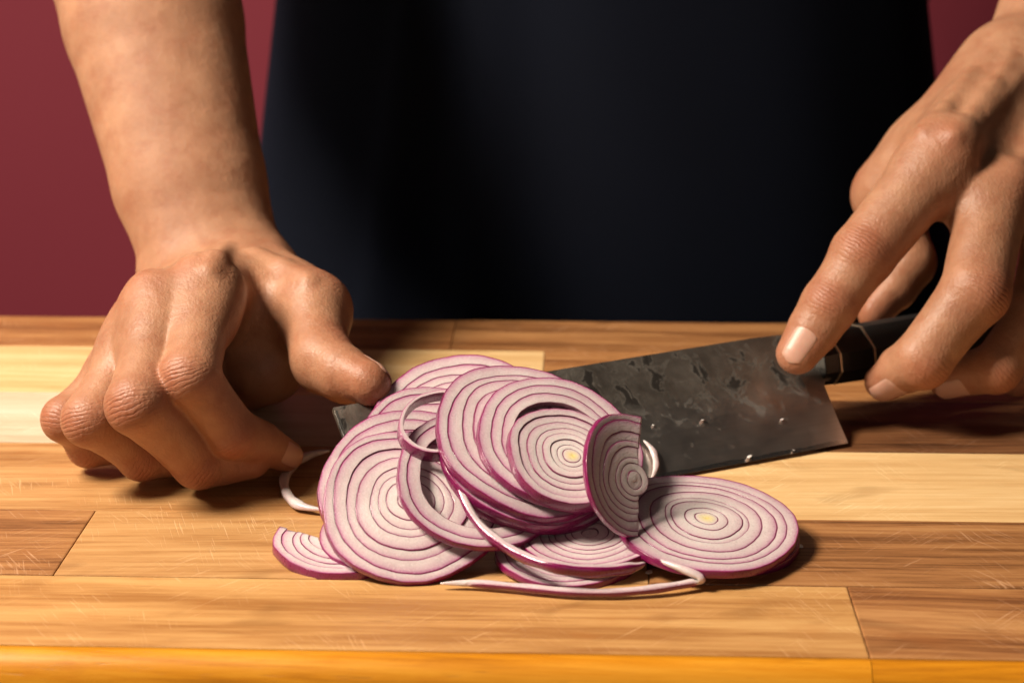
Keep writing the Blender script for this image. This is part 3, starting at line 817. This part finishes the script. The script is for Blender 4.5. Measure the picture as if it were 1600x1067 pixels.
def strand(label, path, wr_, hr_, seed=1, dep=.3, skin=0., cat='onion strip', group='loose onion strips', name='onion_strip'):
    """a loose ring cut open: a curved strip following 3-D points; wr_ width in plan, hr_ height"""
    P = A(path, float); n = len(P); rnd = random.Random(seed)
    T = np.linspace(0, n - 1, (n - 1) * 8 + 1); S = []
    for t in T:
        i = min(int(t), n - 2); f = t - i
        p0, p1, p2, p3 = P[max(i - 1, 0)], P[i], P[i + 1], P[min(i + 2, n - 1)]
        S.append(.5 * ((2 * p1) + (-p0 + p2) * f + (2 * p0 - 5 * p1 + 4 * p2 - p3) * f * f + (-p0 + 3 * p1 - 3 * p2 + p3) * f ** 3))
    S = A(S); org = S[0].copy(); V = []; U = []; Fc = []; NPF = 12
    cen = S.mean(0)
    for i, p in enumerate(S):
        tg = nrm(S[min(i + 1, len(S) - 1)] - S[max(i - 1, 0)])
        out = p - cen; out = out - tg * (out @ tg); out = nrm(out); bi = np.cross(tg, out)
        e = min(1, min(i, len(S) - 1 - i) / 11 + .22); wob = 1 + .06 * math.sin(i * .9 + seed) + .05 * math.sin(i * .37)
        for k in range(NPF):
            a = 2 * math.pi * k / NPF; ca, sa = math.cos(a), math.sin(a)
            sq = (abs(ca) ** 7 + abs(sa) ** 7) ** (-1 / 7)
            V.append(p - org + out * ca * sq * wr_ * .5 * e * wob + bi * sa * sq * hr_ * .5 * e * wob)
            U.append(.5 + .36 * ca * sq + skin * max(0, ca))
    for i in range(len(S) - 1):
        for k in range(NPF):
            k2 = (k + 1) % NPF; Fc.append((i * NPF + k, i * NPF + k2, (i + 1) * NPF + k2, (i + 1) * NPF + k))
    Fc.append(tuple(range(NPF - 1, -1, -1))); Fc.append(tuple(range(len(V) - NPF, len(V))))
    me = mkmesh(name, V, Fc); pattr(me, 'u', U); pattr(me, 'dep', [dep] * len(V)); pattr(me, 'rim', [0] * len(V))
    o = obj(name, me, M_ONION); o.location = org; tag(o, label, cat, group); return o

def onb(x, y, off):                             # point seen at a pixel on a plane lifted off the blade face
    return PP(x, y, heel + KZ * off, KZ)
# lowest layer
slice_('flat onion slice lying lowest under the pile, near the loose strip', PZ(886, 863, .0030), .0215, 83, 4, 20, seed=21)
slice_('onion slice with bright purple rim wedged under the yellow-cored slice', PZ(922, 836, .0074), .0208, 83, -10, 70, seed=22)
slice_('onion slice mostly hidden under the large front slice', PZ(600, 838, .005), .0195, 82, -8, 10, seed=23)
slice_('lower of two stacked flat slices beside the knife edge', PZ(1106, 835, .0026), .0275, 86, 20, 140, seed=24, th=.0022)
slice_('upper flat slice with pale yellow core beside the knife edge', PZ(1101, 818, .0090), .0284, 80, 32, 35, seed=25, th=.0022, core=1., stepz=.0001, off=(.0012, 0))
# front-facing pile: planes stacked one on the other
nA = frame(52, 14)[2]; cA = PZ(645, 788, .0170)
slice_('large round slice leaning at the front of the pile, full of rings', cA, .0266, 52, 14, 0, seed=32, ell=.96, off=(-.001, .001), bend=-3, bdir=25)
slice_('onion slice with raised outer ring behind the large front slice', PP(650, 765, cA - nA * .0042, nA), .0290, 52, 14, 50, seed=31, off=(.001, .001), bend=-3, bdir=-25)
slice_('small slice peeking out between the thumb and the pile', PP(688, 715, cA - nA * .0085, nA), .0262, 52, 14, 80, seed=34)
slice_('slice standing at the top of the pile beside the thumb', onb(722, 672, .0078), .0290, 52, 6, 15, seed=33, th=.0034)
nH = frame(57, 30)[2]; cH = PP(748, 750, PP(620, 720, cA + nA * .0040, nA), nH)
slice_('broad hollow ring pair draped over the large front slice', cH, .0262, 57, 30, 30, seed=35, rings=(0, 1), ell=.94)
CE, CZ = 57, 30
nC = frame(CE, CZ)[2]; cC = PY(826, 714, -.0178)
def stk(x, y, d): return PP(x, y, cC + nC * d, nC)
slice_('lowest of the slices stacked at the centre of the pile', stk(830, 716, 0), .0285, CE, CZ, 0, seed=41, th=.0023, bend=-1.5, bdir=100)
slice_('second lowest slice stacked at the centre of the pile', stk(828, 703, .0030), .0290, CE, CZ, 40, seed=42, th=.0023, bend=-1.5, bdir=60)
slice_('wide slice beneath the yellow-cored slice at the centre of the pile', stk(825, 686, .0060), .0295, CE, CZ, 90, seed=43, th=.0023, bend=-1.5, bdir=10, off=(.001, -.001))
slice_('outer rings of the topmost slice, sprung apart from their core', stk(874, 690, .0090), .0258, CE, CZ, 10, seed=44, rings=(0, 1, 2), th=.0023, bend=-1.5, bdir=90)
slice_('popped-out yellow-cored middle of the topmost slice', stk(884, 715, .0120), .0185, CE, CZ, 20, seed=45, core=1., th=.0028, depth0=.15, off=(.001, -.0012))
slice_('half slice with ragged cut edge standing against the knife blade', PY(982, 743, -.035), .0180, 25, 37, 0, seed=51, rings=range(8), ell=1.0, cut=(-20, .0028), off=(.001, -.002), bend=11, bdir=10)
slice_('broken slice piece of two thick arcs lying by the curled fingers', PZ(540, 846, .0035), .0210, 82, -4, 0, seed=61, arc=(90, 340), rings=(0, 1, 2, 3, 4), th=.0028, stepz=.0004, cut=(62, -.0045), name='onion_piece', cat='onion piece', group=None)
# loose rings and strips
slice_('single open purple ring looped over the pile top', PP(690, 662, cH + nH * .0045, nH), .0138, 58, 10, 30, seed=71, rings=(0,), th=.0040, ell=.8, name='onion_ring', cat='onion ring', group=None)
strand('purple-skinned strip curving down the front of the pile', [PP(712, 715, cH + nH * .004, nH), PP(720, 768, cH + nH * .004, nH), PP(750, 822, cH + nH * .004, nH), PZ(802, 862, .0105), PZ(860, 884, .0095), PZ(925, 892, .008), PZ(985, 887, .0075), PZ(1008, 880, .008)], .0026, .0034, 3, .0, .9)
strand('pale strip lying flat on the wood at the foot of the pile', [PZ(688, 911, .002), PZ(740, 911, .002), PZ(810, 917, .002), PZ(885, 924, .002), PZ(960, 925, .002), PZ(1035, 918, .0024), PZ(1085, 909, .0028), PZ(1094, 901, .0045), PZ(1060, 886, .0065), PZ(1020, 872, .0072)], .0022, .0021, 4, .5, .1)
strand('thin white curl beside the index fingertip', [PZ(515, 704, .004), PZ(484, 711, .003), PZ(458, 727, .0025), PZ(444, 750, .0022), PZ(450, 774, .0022), PZ(470, 790, .0022), PZ(508, 797, .0022)], .0030, .0024, 5, .9, 0)
strand('small pale strip stuck to the blade next to the half slice', [onb(1006, 688, .002), onb(1020, 704, .002), onb(1025, 728, .002), onb(1017, 750, .002)], .0020, .0016, 6, .6, .1)
def crumb(label, p, s, seed):
    rnd = random.Random(seed); bm = bmesh.new(); bmesh.ops.create_icosphere(bm, subdivisions=2, radius=1)
    for v in bm.verts:
        k = rnd.uniform(.75, 1.2); v.co = Vector((v.co.x * s * 1.5 * k, v.co.y * s * k, v.co.z * s * .2 * k))
    me = bpy.data.meshes.new('onion_crumb'); bm.to_mesh(me); bm.free()
    me.polygons.foreach_set('use_smooth', [True] * len(me.polygons))
    nv = len(me.vertices); pattr(me, 'u', [.3] * nv); pattr(me, 'dep', [1] * nv); pattr(me, 'rim', [0] * nv)
    o = obj('onion_crumb', me, M_ONION); o.location = p; o.rotation_euler = (rnd.uniform(-.3, .3), rnd.uniform(-.3, .3), rnd.uniform(0, 3))
    tag(o, label, 'onion crumb', 'onion crumbs'); return o
for k, (x, y, s, lb) in enumerate([(1171, 713, .0008, 'largest white onion crumb on the blade, close to its cutting edge'), (1098, 656, .0007, 'white onion crumb smeared on the middle of the blade'),
        (1222, 655, .0005, 'white onion crumb on the blade towards the heel'), (1240, 703, .0004, 'speck of onion on the cutting edge near the heel'), (1021, 664, .0004, 'speck of onion on the blade above the half slice')]):
    crumb(lb, onb(x, y, .0011), s, 90 + k)
for k, (x, y, s) in enumerate([(1014, 893, .0011), (1248, 853, .0012)]):
    crumb(['onion crumb on the wood under the yellow-cored flat slice', 'onion crumb at the rim of the flat slices'][k], PZ(x, y, .0008), s, 120 + k)
import os
if os.environ.get('DBG'):
    for b in BBOX: print('BB', b)
    for nm, Hd in (('L', LH), ('R', RH)):
        for i, f in enumerate(Hd.fingers): print(nm, i, [round(1000 * np.linalg.norm(f.J[k + 1] - f.J[k]), 1) for k in range(3)], [tuple(np.round(j * 1000, 1)) for j in f.J])
    print('verts', len(V))
